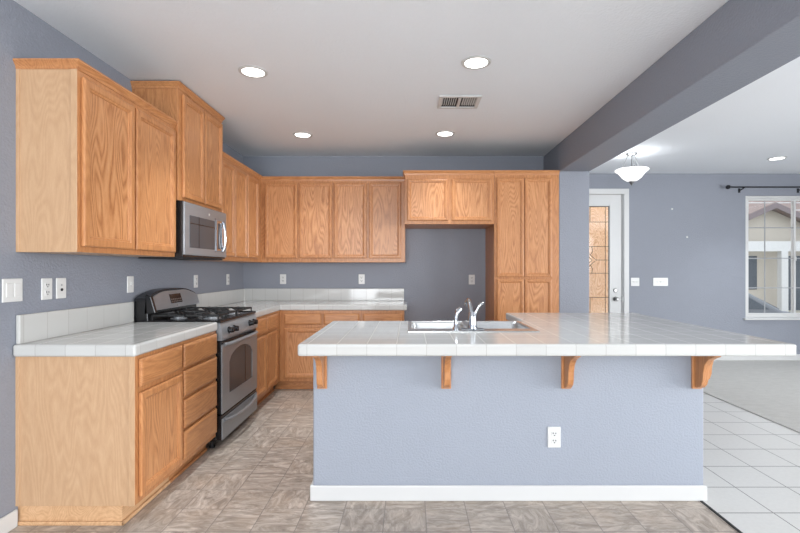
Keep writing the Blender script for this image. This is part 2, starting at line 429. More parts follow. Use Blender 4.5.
# ---------------------------------------------------------------- cabinets
def door_mesh(x0, x1, z0, z1, t=0.022, fw=0.055):
    """recessed-panel cabinet door; its back on y=0, front at y=-t. returns frame bm, panel bm"""
    bm = bmesh.new()
    def ring(i, y): return [(x0 + i, y, z0 + i), (x1 - i, y, z0 + i), (x1 - i, y, z1 - i), (x0 + i, y, z1 - i)]
    rings = [ring(0.006, 0), ring(0.006, -0.005), ring(0, -0.006), ring(0, -t + 0.007), ring(0.004, -t + 0.002), ring(0.009, -t), ring(fw - 0.016, -t), ring(fw - 0.012, -t + 0.005), ring(fw - 0.005, -t + 0.006), ring(fw, -t + 0.013), ring(fw + 0.0015, 0)]
    vs = [[bm.verts.new(p) for p in r] for r in rings]
    for a, b in zip(vs, vs[1:] + [vs[0]]):
        for i in range(4): bm.faces.new((a[i], a[(i + 1) % 4], b[(i + 1) % 4], b[i]))
    pb = bmesh.new(); box(pb, x0 + fw - 0.001, x1 - fw + 0.001, -t + 0.013, -0.002, z0 + fw - 0.001, z1 - fw + 0.001)
    return bm, pb
def drawer_mesh(x0, x1, z0, z1, t=0.022):
    bm = bmesh.new()
    def ring(i, y): return [(x0 + i, y, z0 + i), (x1 - i, y, z0 + i), (x1 - i, y, z1 - i), (x0 + i, y, z1 - i)]
    loft(bm, [ring(0.006, 0), ring(0.006, -0.005), ring(0, -0.006), ring(0, -t + 0.009), ring(0.005, -t + 0.003), ring(0.016, -t), ring(0.02, -t)])
    return bm
def cabinet(name, label, loc, rz, w, d, z1, doors=(), drawers=(), toe=0.0, toe_side=False, crown=None, side='oak_v', group=None, fw=0.05, toe_ext=0, toe_l=0):
    """local frame: x along the front, y=0 the face, y=d the wall, z up from the unit's base"""
    t = thing(name, label, 'cabinet', loc, rz, group)
    boxes('carcass', [(0.0, w, 0.019, d, toe, z1)], side, t)
    boxes('face_frame', [(0.0, w, 0.0, 0.019, toe, z1)], 'oak_v', t, 0.0015, 1)
    for q in doors:
        a, b = door_mesh(*q, fw=fw); dd = obj('door', a, 'oak_v', t); obj('door_panel', b, 'oak_p', dd)
    for q in drawers: obj('drawer', drawer_mesh(*q), 'oak_h', t)
    if toe:
        boxes('toe_kick', [(-toe_l if not toe_side else 0.012, w + toe_ext, 0.07, d, 0.0, toe)], 'oak_side_h' if toe_side else 'oak_h', t)
        if toe_side:
            bm = bmesh.new()
            for (a0, a1, b0, b1) in ((0.0, 0.012, 0.058, d), (0.0, w, 0.058, 0.07)): box(bm, a0, a1, b0, b1, 0, 0.02)
            obj('shoe_molding', bm, 'oak_side_h', t, 0.004)
        else: boxes('shoe_molding', [(-toe_l, w, 0.058, 0.07, 0, 0.018)], 'oak_h', t, 0.004)
    if crown is not None:
        eL, eR = crown; bm = bmesh.new()
        def R(e, z): return [(-e * eL, -e, z), (w + e * eR, -e, z), (w + e * eR, d, z), (-e * eL, d, z)]
        loft(bm, [R(0.005, z1 - 0.045), R(0.007, z1 - 0.03), R(0.018, z1 - 0.012), R(0.021, z1 - 0.01), R(0.021, z1), ])
        obj('crown_molding', bm, 'oak_h', t)
    return t
LX, UX = -1.375, -1.665     # face planes of the left run
R90 = PI / 2
# near left base: drawer over door, then a bank of four drawers
y0 = 2.30
t = cabinet('base_cabinet', 'oak base cabinet with one drawer over one door and a pale end panel', (LX, y0, 0), R90, 0.455, 0.595, 0.848,
        doors=[(0.025, 0.445, 0.135, 0.66)], drawers=[(0.025, 0.445, 0.69, 0.83)], toe=0.10, toe_side=True, side='oak_side', fw=0.05)
for q in ((0, 0.03), (0.575, 0.595)): boxes('end_stile', [(-0.004, 0, q[0], q[1], 0.1, 0.848)], 'oak_side', t, 0.001)
cabinet('drawer_cabinet', 'oak base cabinet with a stack of four drawers beside the stove', (LX, y0 + 0.455, 0), R90, 0.5, 0.595, 0.848,
        drawers=[(0.015, 0.48, 0.69, 0.83), (0.015, 0.48, 0.515, 0.67), (0.015, 0.48, 0.325, 0.495), (0.015, 0.48, 0.135, 0.305)], toe=0.10)
cabinet('base_cabinet', 'oak base cabinet of two narrow doors on the left wall between stove and corner', (LX, 4.025, 0), R90, 0.835, 0.595, 0.848,
        doors=[(0.03, 0.33, 0.135, 0.665), (0.35, 0.695, 0.135, 0.665)], drawers=[(0.03, 0.33, 0.69, 0.83), (0.35, 0.695, 0.69, 0.83)], toe=0.10)
cabinet('base_cabinet', 'oak base cabinet under the back wall counter, running out of the corner', (XW + 0.595, 4.86, 0), 0, 0.85, 0.58, 0.848,
        doors=[(0.05, 0.44, 0.135, 0.665), (0.465, 0.84, 0.135, 0.665)], drawers=[(0.05, 0.44, 0.70, 0.815), (0.465, 0.84, 0.70, 0.815)], toe=0.10, toe_l=0.069)
cabinet('base_cabinet', 'single-door oak base cabinet at the open end of the back wall counter', (XW + 1.445, 4.86, 0), 0, 0.46, 0.58, 0.848,
        doors=[(0.03, 0.44, 0.135, 0.665)], drawers=[(0.03, 0.44, 0.70, 0.815)], toe=0.10)
# wall cabinets
t = cabinet('wall_cabinet', 'two-door oak wall cabinet with pale end panel, nearest the camera on the left', (UX, 2.302, 1.37), R90, 0.953, 0.305, 0.96,
        doors=[(0.022, 0.452, 0.03, 0.885), (0.470, 0.934, 0.03, 0.885)], crown=(1, 0), side='oak_side', fw=0.055)
for q in ((0, 0.03), (0.288, 0.305)): boxes('end_stile', [(-0.004, 0, q[0], q[1], 0.0, 0.915)], 'oak_side', t, 0.001)
cabinet('wall_cabinet', 'tall two-door oak cabinet above the microwave reaching the ceiling', (-1.645, 3.26, 1.775), R90, 0.757, 0.325, 0.835,
        doors=[(0.05, 0.385, 0.025, 0.765), (0.40, 0.735, 0.025, 0.765)], crown=(1, 1), fw=0.05)
cabinet('wall_cabinet', 'three-door oak wall cabinet on the left wall between microwave and corner', (UX, 4.022, 1.36), R90, 1.113, 0.305, 0.96,
        doors=[(0.02, 0.31, 0.04, 0.885), (0.325, 0.645, 0.04, 0.885), (0.66, 0.985, 0.04, 0.885)], crown=(0, 0), fw=0.045)
cabinet('wall_cabinet', 'back wall oak cabinet whose two doors are closest to the corner', (XW, 5.135, 1.36), 0, 1.115, 0.305, 0.955,
        doors=[(0.354, 0.714, 0.045, 0.885), (0.738, 1.102, 0.045, 0.885)], crown=(0, 0), fw=0.04)
cabinet('wall_cabinet', 'back wall oak cabinet whose two doors adjoin the refrigerator gap', (-0.855, 5.135, 1.36), 0, 0.80, 0.305, 0.955,
        doors=[(0.012, 0.37, 0.045, 0.885), (0.398, 0.755, 0.045, 0.885)], crown=(0, 0), fw=0.04)
cabinet('wall_cabinet', 'short two-door oak cabinet bridging the empty refrigerator gap', (-0.054, 4.865, 1.76), 0, 0.944, 0.575, 0.565,
        doors=[(0.025, 0.455, 0.035, 0.475), (0.495, 0.915, 0.035, 0.475)], crown=(1, 0), fw=0.04)
cabinet('pantry_cabinet', 'full-height four-door oak pantry cabinet to the right of the refrigerator gap', (0.892, 4.865, 0), 0, 0.684, 0.575, 2.325,
        doors=[(0.025, 0.31, 1.20, 2.245), (0.318, 0.605, 1.20, 2.245), (0.025, 0.31, 0.14, 1.178), (0.318, 0.605, 0.14, 1.178)], toe=0.10, crown=(0, 0), fw=0.04)

# ---------------------------------------------------------------- countertops
def slab(name, xs, ys, filled, z0, z1, mat, parent=None, bevel=0.012):
    bm = bmesh.new(); V = {}
    def v(i, j, z): 
        k = (i, j, z)
        if k not in V: V[k] = bm.verts.new((xs[i], ys[j], z))
        return V[k]
    nx, ny = len(xs) - 1, len(ys) - 1
    F_ = lambda i, j: 0 <= i < nx and 0 <= j < ny and filled(i, j)
    for i in range(nx):
        for j in range(ny):
            if not F_(i, j): continue
            bm.faces.new((v(i, j, z1), v(i + 1, j, z1), v(i + 1, j + 1, z1), v(i, j + 1, z1)))
            bm.faces.new((v(i, j, z0), v(i, j + 1, z0), v(i + 1, j + 1, z0), v(i + 1, j, z0)))
            for (di, dj, a, b) in ((-1, 0, (i, j + 1), (i, j)), (1, 0, (i + 1, j), (i + 1, j + 1)), (0, -1, (i, j), (i + 1, j)), (0, 1, (i + 1, j + 1), (i, j + 1))):
                if not F_(i + di, j + dj): bm.faces.new((v(*a, z0), v(*b, z0), v(*b, z1), v(*a, z1)))
    return obj(name, bm, mat, parent, bevel, 3)
CT0, CT1 = 0.849, 0.91
c = thing('countertop', 'short white tiled countertop with low backsplash on the near left cabinets', 'countertop', (0, 0, 0))
slab('tiled_top', [XW + 0.001, -1.36], [2.275, 3.258], lambda i, j: True, CT0, CT1, 'ctile', c)
boxes('backsplash', [(XW + 0.001, XW + 0.022, 2.295, 3.25, CT1 - 0.001, 1.055)], 'ctile', c, 0.006, 3)
c = thing('countertop', 'L-shaped white tiled countertop with low backsplash turning the back corner', 'countertop', (0, 0, 0))
slab('tiled_top', [XW + 0.001, -1.36, -0.033], [4.024, 4.835, YB - 0.001], lambda i, j: not (i == 1 and j == 0), CT0, CT1, 'ctile', c)
slab('backsplash', [XW + 0.001, XW + 0.022, -0.07], [4.03, YB - 0.022, YB - 0.001], lambda i, j: not (i == 1 and j == 0), CT1 - 0.001, 1.055, 'ctile', c, 0.006)

# ---------------------------------------------------------------- island
IX0, IX1, IY0 = -0.539, 1.633, 2.556
SX0, SX1, SY0, SY1 = -0.013, 0.772, 2.735, 3.275       # sink cut-out
isl = thing('kitchen_island', 'grey-blue painted kitchen island base with white baseboard and oak corbels', 'kitchen island', (0.55, IY0, 0))
def loc(l): return [(a - 0.55, b - 0.55, c_ - IY0, d_ - IY0, e, f) for a, b, c_, d_, e, f in l]
boxes('island_wall', loc([(IX0, IX1, IY0, IY0 + 0.12, 0, 0.848), (IX1 - 0.12, IX1, IY0 + 0.12, 3.90, 0, 0.848)]), 'island', isl, 0.008, 3)
boxes('end_wall', loc([(IX0, IX0 + 0.1, IY0 + 0.12, 3.28, 0, 0.848)]), 'island', isl)
boxes('cabinet_box', loc([(IX0 + 0.1, 0.95, 3.26, 3.28, 0.1, 0.848), (0.93, 0.95, 3.28, 3.90, 0.1, 0.848), (0.95, IX1 - 0.12, 3.88, 3.90, 0.1, 0.848), (IX0 + 0.1, IX1 - 0.12, IY0 + 0.12, 3.2, 0.0, 0.12)]), 'oak_v', isl)
bm_l = [(-1.104, IX1 - 0.55 + 0.013, -0.013, 0, 0, 0.086), (IX1 - 0.55, IX1 - 0.55 + 0.013, 0, 3.9 - IY0, 0, 0.086), (-1.104, IX0 - 0.55, 0, 0.12, 0, 0.086)]
boxes('baseboard', bm_l, 'trim', isl, 0.006, 2)
prof = [(0, 0), (.185, 0), (.183, -.012), (.155, -.020), (.118, -.034), (.092, -.056), (.080, -.085), (.077, -.115), (.066, -.136), (.045, -.150), (.02, -.156), (0, -.156)]
def corbel(px, py, side):
    """a bracket on a backing board; side=False points to -Y, side=True to +X"""
    T = 0.848
    def m(out, z, u): return (px - 0.55 + u, py - IY0 - out, T + z) if not side else (px - 0.55 + out, py - IY0 + u, T + z)
    bm = bmesh.new()
    brd = [(-0.027, -0.226), (0.027, -0.226), (0.027, 0), (-0.027, 0)]
    loft(bm, [[m(0.0, z, u) for u, z in brd], [m(0.013, z, u) for u, z in brd]])
    c_ = obj('corbel', bm, 'oak_v', isl, 0.003)
    bm = bmesh.new(); prism(bm, [(0.013 + a * 0.95, z * 1.38) for a, z in prof], m, -0.016, 0.016)
    obj('bracket', bm, 'oak_v', c_, 0.003)
for x in (-0.487, 0.20, 0.865, 1.588): corbel(x, IY0, False)
corbel(IX1, 2.635, True)
ct = thing('island_countertop', 'large L-shaped white glazed tile countertop over the island, with the sink set in', 'countertop', (0, 0, 0))
xs = [-0.557, SX0 + 0.012, 0.8, 1.912]
slab('tiled_top', [-0.562, SX0 + 0.012, SX1 - 0.012, 0.822, 1.93], [2.29, SY0 + 0.012, SY1 - 0.012, 3.335, 3.96],
     lambda i, j: not (i == 1 and j == 1) and not (j == 3 and i < 3), CT0, CT1, 'ctile', ct)

# sink
sk = thing('kitchen_sink', 'stainless steel double bowl drop-in sink in the island countertop', 'sink', (0.3795, 3.005, CT1))
hw, hd = (SX1 - SX0) / 2, (SY1 - SY0) / 2
B = [(-hw + 0.022, -0.012), (0.012, hw - 0.022)]       # bowls in x
by0, by1 = -hd + 0.115, hd - 0.022
xs = [-hw, B[0][0], B[0][1], B[1][0], B[1][1], hw]; ys = [-hd, by0, by1, hd]
slab('sink_rim', xs, ys, lambda i, j: not (j == 1 and i in (1, 3)), 0.0, 0.006, 'sink', sk, 0.002)
def rrect(x0, x1, y0, y1, r, z, n=5):
    p = []
    for cx, cy, a0 in ((x1 - r, y1 - r, 0), (x0 + r, y1 - r, PI / 2), (x0 + r, y0 + r, PI), (x1 - r, y0 + r, 1.5 * PI)):
        for k in range(n + 1):
            a = a0 + (PI / 2) * k / n; p.append((cx + r * math.cos(a), cy + r * math.sin(a), z))
    return p
for b in B:
    bm = bmesh.new()
    o = 0.0015
    rings = [rrect(b[0] - 0, b[1] + 0, by0, by1, 0.004, 0.004), rrect(b[0] + 0.004, b[1] - 0.004, by0 + 0.004, by1 - 0.004, 0.04, -0.01),
             rrect(b[0] + 0.012, b[1] - 0.012, by0 + 0.012, by1 - 0.012, 0.05, -0.15), rrect(b[0] + 0.03, b[1] - 0.03, by0 + 0.03, by1 - 0.03, 0.05, -0.172),
             rrect(b[0] + 0.12, b[1] - 0.12, by0 + 0.12, by1 - 0.12, 0.03, -0.178)]
    loft(bm, rings, False, True)
    bo = obj('bowl', bm, 'sink', sk, smooth=True)
    bm = bmesh.new(); lathe(bm, [(0.045, 0), (0.043, 0.003), (0.03, -0.001), (0.01, 0.0)], ((b[0] + b[1]) / 2, (by0 + by1) / 2, -0.1775), 'z', 20)
    obj('drain', bm, 'nickel', bo, smooth=True)
fz = CT1 + 0.006
fy = 2.795
fa = thing('kitchen_faucet', 'chrome single-lever kitchen faucet standing behind the sink bowls centre', 'faucet', (0.378, fy, fz))
bm = bmesh.new(); box(bm, -0.07, 0.07, -0.025, 0.025, 0, 0.008); obj('deck_plate', bm, 'chrome', fa, 0.004)
bm = bmesh.new(); lathe(bm, [(0.03, 0.008), (0.028, 0.02), (0.024, 0.03), (0.024, 0.085), (0.027, 0.088), (0.02, 0.11)], (0, 0, 0), 'z', 20); obj('body', bm, 'chrome', fa, smooth=True)
bm = bmesh.new(); tube(bm, [(-0.004, 0.0, 0.08), (-0.007, 0.008, 0.115), (-0.010, 0.03, 0.150), (-0.011, 0.07, 0.172), (-0.012, 0.12, 0.175), (-0.012, 0.17, 0.162), (-0.012, 0.185, 0.135)], [0.017, 0.016, 0.014, 0.013, 0.013, 0.013, 0.015], 14)
obj('spout', bm, 'chrome', fa, smooth=True)
bm = bmesh.new(); tube(bm, [(0.006, -0.002, 0.085), (0.022, -0.004, 0.11), (0.036, -0.006, 0.14), (0.055, -0.008, 0.157), (0.066, -0.009, 0.16)], [0.015, 0.011, 0.010, 0.011, 0.008], 12)
obj('lever', bm, 'chrome', fa, smooth=True)
sp = thing('side_sprayer', 'small chrome side sprayer standing left of the kitchen faucet', 'sprayer', (0.278, fy, fz))
bm = bmesh.new(); lathe(bm, [(0.022, 0), (0.02, 0.012), (0.013, 0.02), (0.012, 0.05)], (0, 0, 0), 'z', 18); obj('holder', bm, 'chrome', sp, smooth=True)
bm = bmesh.new(); tube(bm, [(0, 0, 0.045), (0.001, 0, 0.07), (0.006, 0.0, 0.095), (0.015, 0.004, 0.115), (0.03, 0.012, 0.128)], [0.010, 0.011, 0.013, 0.016, 0.013], 14); obj('spray_head', bm, 'chrome', sp, smooth=True)

# ---------------------------------------------------------------- stove
RY0, RY1 = 3.264, 4.018
rg = thing('gas_range', 'stainless and black freestanding gas stove between the left base cabinets', 'stove', (-1.375, RY0, 0), R90)
RW = RY1 - RY0
boxes('body', [(0, RW, 0.0, 0.575, 0.06, 0.90)], 'black', rg, 0.004)
for x in (0.05, RW - 0.05):
    for y in (0.05, 0.52):
        bm = bmesh.new(); lathe(bm, [(0.02, 0), (0.02, 0.01), (0.012, 0.012), (0.012, 0.062)], (x, y, 0), 'z', 12); obj('foot', bm, 'dark', rg)
# cooktop with raised rim
boxes('cooktop', [(0.0, RW, -0.03, 0.49, 0.90, 0.914), (0.0, RW, -0.03, -0.015, 0.914, 0.92), (0.0, 0.012, -0.015, 0.49, 0.914, 0.92), (RW - 0.012, RW, -0.015, 0.49, 0.914, 0.92)], 'black', rg, 0.003)
for (x, y, r) in ((0.19, 0.11, 0.045), (0.19, 0.36, 0.038), (RW - 0.19, 0.11, 0.05), (RW - 0.19, 0.36, 0.038)):
    bm = bmesh.new(); lathe(bm, [(r + 0.02, 0.914), (r + 0.015, 0.918), (r, 0.918), (r, 0.928)], (x, y, 0), 'z', 20); bu = obj('burner', bm, 'steel', rg, smooth=True)
    bm = bmesh.new(); lathe(bm, [(r * 0.85, 0.9281), (r * 0.85, 0.935), (r * 0.7, 0.938)], (x, y, 0), 'z', 20); obj('burner_cap', bm, 'castiron', bu, smooth=True)
for (x0, x1) in ((0.03, RW / 2 - 0.004), (RW / 2 + 0.004, RW - 0.03)):
    bm = bmesh.new(); zt0, zt1 = 0.945, 0.957; ya, yb = 0.0, 0.475
    w = 0.009
    for x in (x0, x1): box(bm, min(x, x + (w if x == x0 else -w)), max(x, x + (w if x == x0 else -w)), ya, yb, zt0, zt1)
    for y in (ya, (ya + yb) / 2, yb): box(bm, x0, x1, y - w / 2, y + w / 2, zt0, zt1)
    xm = (x0 + x1) / 2
    for yc in (0.11, 0.36):
        for k in range(4):
            a = PI / 4 + k * PI / 2
            q0 = (xm + 0.035 * math.cos(a), yc + 0.035 * math.sin(a)); q1 = (xm + 0.15 * math.cos(a), yc + 0.13 * math.sin(a))
            tube(bm, [(q0[0], q0[1], zt1 + 0.004), (q1[0], q1[1], zt1 - 0.005)], 0.006, 6)
        box(bm, xm - 0.004, xm + 0.004, yc + 0.045, yc + 0.12, zt0, zt1 + 0.004); box(bm, xm - 0.004, xm + 0.004, yc - 0.12, yc - 0.045, zt0, zt1 + 0.004)
        box(bm, x0, xm - 0.05, yc - 0.004, yc + 0.004, zt0, zt1 + 0.004); box(bm, xm + 0.05, x1, yc - 0.004, yc + 0.004, zt0, zt1 + 0.004)
    for x in (x0 + 0.005, x1 - 0.005):
        for y in (ya, yb): tube(bm, [(x, y, 0.914), (x, y, 0.95)], 0.006, 6)
    obj('grate', bm, 'castiron', rg)
# control panel: slanted front
bm = bmesh.new()
loft(bm, [[(0.003, 0.0, 0.775), (0.003, -0.042, 0.775), (0.003, -0.046, 0.79), (0.003, -0.03, 0.885), (0.003, -0.02, 0.899), (0.003, 0, 0.899)], [(RW - 0.003, 0.0, 0.775), (RW - 0.003, -0.042, 0.775), (RW - 0.003, -0.046, 0.79), (RW - 0.003, -0.03, 0.885), (RW - 0.003, -0.02, 0.899), (RW - 0.003, 0, 0.899)]])
cp = obj('control_panel', bm, 'steel', rg)
for x in (0.13, 0.225, RW - 0.19, RW - 0.095):
    bm = bmesh.new(); lathe(bm, [(0.026, -0.036), (0.026, -0.044), (0.021, -0.048), (0.019, -0.07), (0.015, -0.073)], (x, 0, 0.835), 'y', 18); box(bm, x - 0.004, x + 0.004, -0.077, -0.07, 0.818, 0.852)
    obj('knob', bm, 'black', rg, smooth=True)
for x in (0.1775, RW - 0.1425):
    boxes('index_plate', [(x - 0.012, x + 0.012, -0.0405, -0.036, 0.822, 0.848)], 'chrome', cp)
# oven door: black slab edge, steel face with an arched window
od = boxes('oven_door', [(0.004, RW - 0.004, -0.032, -0.002, 0.25, 0.768)], 'black', rg, 0.004)
def arch_outline(x0, x1, z0, zs, zc, n=14):
    p = [(x0, z0), (x1, z0)]
    for k in range(n + 1):
        s = k / n; x = x1 + (x0 - x1) * s
        p.append((x, zs + (zc - zs) * (1 - (2 * s - 1) ** 2) ** 0.6))
    return p
def face_with_hole(name, x0, x1, z0, z1, hole, y0, y1, mat, parent):
    bm = bmesh.new()
    n = len(hole)
    cx = sum(a for a, b in hole) / n; cz = sum(b for a, b in hole) / n
    outer = []
    for a, b in hole:      # matching points on the rectangle
        dx, dz = a - cx, b - cz
        k = min(((x1 - cx) / dx if dx > 1e-9 else ((x0 - cx) / dx if dx < -1e-9 else 1e9)), ((z1 - cz) / dz if dz > 1e-9 else ((z0 - cz) / dz if dz < -1e-9 else 1e9)))
        outer.append((cx + dx * k, cz + dz * k))
    # snap nearest outer points to the corners
    for c_ in ((x0, z0), (x1, z0), (x1, z1), (x0, z1)):
        i = min(range(n), key=lambda i: (outer[i][0] - c_[0]) ** 2 + (outer[i][1] - c_[1]) ** 2); outer[i] = c_
    R = [[(a, y, b) for a, b in q] for q, y in ((outer, y1), (outer, y0), (hole, y0), (hole, y1))]
    vs = [[bm.verts.new(p) for p in r] for r in R]
    for a, b in zip(vs, vs[1:] + [vs[0]]):
        for i in range(n): bm.faces.new((a[i], a[(i + 1) % n], b[(i + 1) % n], b[i]))
    return obj(name, bm, mat, parent)
hole = arch_outline(0.135, 0.625, 0.37, 0.60, 0.685)
face_with_hole('door_face', 0.006, RW - 0.006, 0.252, 0.745, hole, -0.041, -0.033, 'steel', od)
bm = bmesh.new(); prism(bm, hole, lambda a, b, t_: (a, t_, b), -0.036, -0.0325); obj('oven_window', bm, 'blackglass', od)
boxes('window_divider', [(0.47, 0.478, -0.0385, -0.036, 0.372, 0.66)], 'black', od)
def bow_handle(name, x0, x1, z, y, out, r, parent, droop=0.0):
    bm = bmesh.new(); pts = []
    for k in range(17):
        s = k / 16; pts.append((x0 + (x1 - x0) * s, y - out * (1 - (2 * s - 1) ** 2) ** 0.5 - 0.002, z - droop * (1 - (2 * s - 1) ** 2)))
    tube(bm, pts, r, 10); return obj(name, bm, 'chrome' if r < 0.011 else 'steel', parent, smooth=True)
bow_handle('handle', 0.04, RW - 0.04, 0.742, -0.04, 0.045, 0.013, od, -0.006)
dw = boxes('storage_drawer', [(0.004, RW - 0.004, -0.034, -0.002, 0.065, 0.24)], 'black', rg, 0.004)
boxes('drawer_face', [(0.006, RW - 0.006, -0.042, -0.034, 0.067, 0.215)], 'steel', dw, 0.002)
bow_handle('handle', 0.04, RW - 0.04, 0.20, -0.038, 0.035, 0.012, dw, 0.02)
# backguard: black body with an arched, slightly leaning steel face
bg_y = 0.485
def bg_out(z0, zs, zc, x0, x1, n=16):
    p = [(x0, z0), (x1, z0)]
    for k in range(n + 1):
        s = k / n; p.append((x1 + (x0 - x1) * s, zs + (zc - zs) * (1 - abs(2 * s - 1) ** 2.6)))
    return p
bm = bmesh.new()
prism(bm, bg_out(0.90, 1.075, 1.135, 0.0, RW), lambda a, b, t_: (a, t_ + (b - 0.9) * 0.05, b), bg_y, 0.575)
bg = obj('backguard', bm, 'black', rg, 0.004)
bm = bmesh.new()
prism(bm, bg_out(0.985, 1.065, 1.125, 0.03, RW - 0.004), lambda a, b, t_: (a, t_ + (b - 0.9) * 0.28, b), bg_y - 0.05, bg_y - 0.02)
obj('backguard_face', bm, 'steel', bg, 0.003)
for x0 in (0.0,):
    bm = bmesh.new(); prism(bm, [(-0.055, 0.97), (-0.02, 1.09), (0.02, 1.105), (0.03, 0.96)], lambda a, b, t_: (t_, bg_y + a, b), x0, x0 + 0.03); obj('end_cap', bm, 'black', bg, 0.006)
bm = bmesh.new()
def tilt(a, b, t_): return (a, t_ + (b - 0.9) * 0.28, b)
prism(bm, [(0.29, 1.02), (0.46, 1.02), (0.46, 1.09), (0.29, 1.09)], tilt, bg_y - 0.053, bg_y - 0.049); dp = obj('display', bm, 'black', bg)
bm = bmesh.new()
for i in range(6):
    for j in range(2): prism(bm, [(0.30 + i * 0.026, 1.028 + j * 0.017), (0.316 + i * 0.026, 1.028 + j * 0.017), (0.316 + i * 0.026, 1.037 + j * 0.017), (0.30 + i * 0.026, 1.037 + j * 0.017)], tilt, bg_y - 0.0545, bg_y - 0.0525)
obj('keypad', bm, 'nickel', dp)
bm = bmesh.new(); lathe(bm, [(0.009, bg_y - 0.022), (0.009, bg_y - 0.0245)], (0.375, 0, 1.0), 'y', 14); obj('round_emblem', bm, 'chrome', bg)

# ---------------------------------------------------------------- microwave
MZ = 1.372
mw = thing('microwave_oven', 'stainless over-the-range microwave hung under the tall oak cabinet', 'microwave', (-1.645, RY0, MZ), R90)
boxes('casing', [(0, RW - 0.004, -0.030, 0.324, 0.0, 0.40)], 'black', mw, 0.003)
boxes('underside_vent', [(0.03, RW - 0.03, -0.02, 0.30, -0.012, 0.0)], 'dark', mw)
md = boxes('door', [(0.0, RW - 0.006, -0.045, -0.031, 0.014, 0.395)], 'steel', mw, 0.006)
boxes('window', [(0.075, 0.50, -0.048, -0.0445, 0.07, 0.305)], 'blackglass', md, 0.002)
boxes('window_mullion', [(0.215, 0.221, -0.0495, -0.0478, 0.07, 0.305), (0.075, 0.50, -0.0495, -0.0478, 0.245, 0.25)], 'black', md)
boxes('door_seam', [(0.51, 0.514, -0.0465, -0.0445, 0.05, 0.33)], 'black', md)
kp = boxes('keypad', [(0.545, 0.635, -0.05, -0.0445, 0.085, 0.29)], 'blackglass', mw, 0.003)
bm = bmesh.new(); pts = []
for k in range(19):
    s = k / 18; pts.append((0.655, -0.05 - 0.022 * (1 - (2 * s - 1) ** 2) ** 0.5, 0.06 + 0.255 * s))
tube(bm, pts, 0.011, 10); obj('handle', bm, 'chrome', md, smooth=True)
boxes('keypad_surround', [(0.525, 0.545, -0.054, -0.0445, 0.06, 0.315), (0.635, 0.672, -0.052, -0.0445, 0.06, 0.315), (0.545, 0.635, -0.054, -0.0445, 0.29, 0.315), (0.545, 0.635, -0.054, -0.0445, 0.06, 0.085)], 'chrome', kp, 0.004)
bm = bmesh.new(); lathe(bm, [(0.01, -0.044), (0.01, -0.047)], (0.40, 0, 0.345), 'y', 16); obj('round_emblem', bm, 'plate', md)

# ---------------------------------------------------------------- outlets and switches
def plate(name, label, cat, loc_, rz, w, kind, n=1, group=None):
    t = thing(name, label, cat, loc_, rz, group)
    boxes('cover_plate', [(-w / 2, w / 2, -0.007, 0, -0.0575, 0.0575)], 'plate', t, 0.003)
    for i in range(n):
        x = (i - (n - 1) / 2) * 0.046
        if kind == 'outlet':
            for z in (0.02, -0.02):
                f = boxes('socket', [(x - 0.017, x + 0.017, -0.009, -0.006, z - 0.014, z + 0.014)], 'plate', t, 0.002)
                boxes('slot', [(x - 0.0095, x - 0.005, -0.0100, -0.0088, z - 0.001, z + 0.008), (x + 0.005, x + 0.0095, -0.0100, -0.0088, z - 0.001, z + 0.007), (x - 0.0035, x + 0.0035, -0.0100, -0.0088, z - 0.011, z - 0.006)], 'dark', f)
        elif kind == 'rocker': boxes('rocker', [(x - 0.017, x + 0.017, -0.0105, -0.006, -0.034, 0.034)], 'plate', t, 0.002)
        elif kind == 'toggle':
            boxes('toggle', [(x - 0.005, x + 0.005, -0.018, -0.006, -0.004, 0.012)], 'plate', t, 0.001)
            boxes('toggle_slot', [(x - 0.007, x + 0.007, -0.0078, -0.0065, -0.014, 0.014)], 'trim', t)
        elif kind == 'jack':
            bm = bmesh.new(); lathe(bm, [(0.008, -0.006), (0.008, -0.011)], (x, 0, -0.008), 'y', 12); obj('jack', bm, 'dark', t)
            bm = bmesh.new(); lathe(bm, [(0.004, -0.006), (0.004, -0.009)], (x, 0, 0.018), 'y', 10); obj('screw', bm, 'nickel', t)
    return t
zl = 1.177
plate('light_switch', 'wide white double switch plate at the left picture edge', 'light switch', (XW, 2.275, 1.18), R90, 0.115, 'rocker', 2)
plate('wall_outlet', 'white outlet just right of the wide switch plate above the near left counter', 'outlet', (XW, 2.49, zl), R90, 0.072, 'outlet')
plate('phone_jack', 'white jack plate with one dark hole above the near left counter', 'wall jack', (XW, 2.592, zl), R90, 0.072, 'jack')
plate('light_switch', 'single white switch plate on the left wall just before the stove', 'light switch', (XW, 3.235, zl), R90, 0.072, 'toggle')
plate('wall_outlet', 'white outlet on the left wall just beyond the stove backguard', 'outlet', (XW, 4.224, 1.172), R90, 0.072, 'outlet')
plate('wall_outlet', 'white outlet on the left wall nearest the far corner', 'outlet', (XW, 4.967, 1.172), R90, 0.072, 'outlet')
plate('wall_outlet', 'white outlet on the back wall near the corner above the backsplash', 'outlet', (-1.50, YB, 1.165), 0, 0.072, 'outlet')
plate('wall_outlet', 'white outlet on the back wall above the middle of the backsplash', 'outlet', (-0.572, YB, 1.165), 0, 0.072, 'outlet')
plate('wall_outlet', 'white outlet on the bare wall inside the refrigerator gap', 'outlet', (0.73, YB, 1.16), 0, 0.072, 'outlet')
plate('light_switch', 'smaller white switch plate beside the front door casing', 'light switch', (3.145, YF, 1.105), 0, 0.118, 'toggle', 2)
plate('light_switch', 'longer white switch plate right of the smaller one near the front door', 'light switch', (3.50, YF, 1.105), 0, 0.208, 'toggle', 3)
plate('wall_outlet', 'white outlet low on the front of the grey-blue island', 'outlet', (0.80, IY0, 0.352), 0, 0.072, 'outlet')

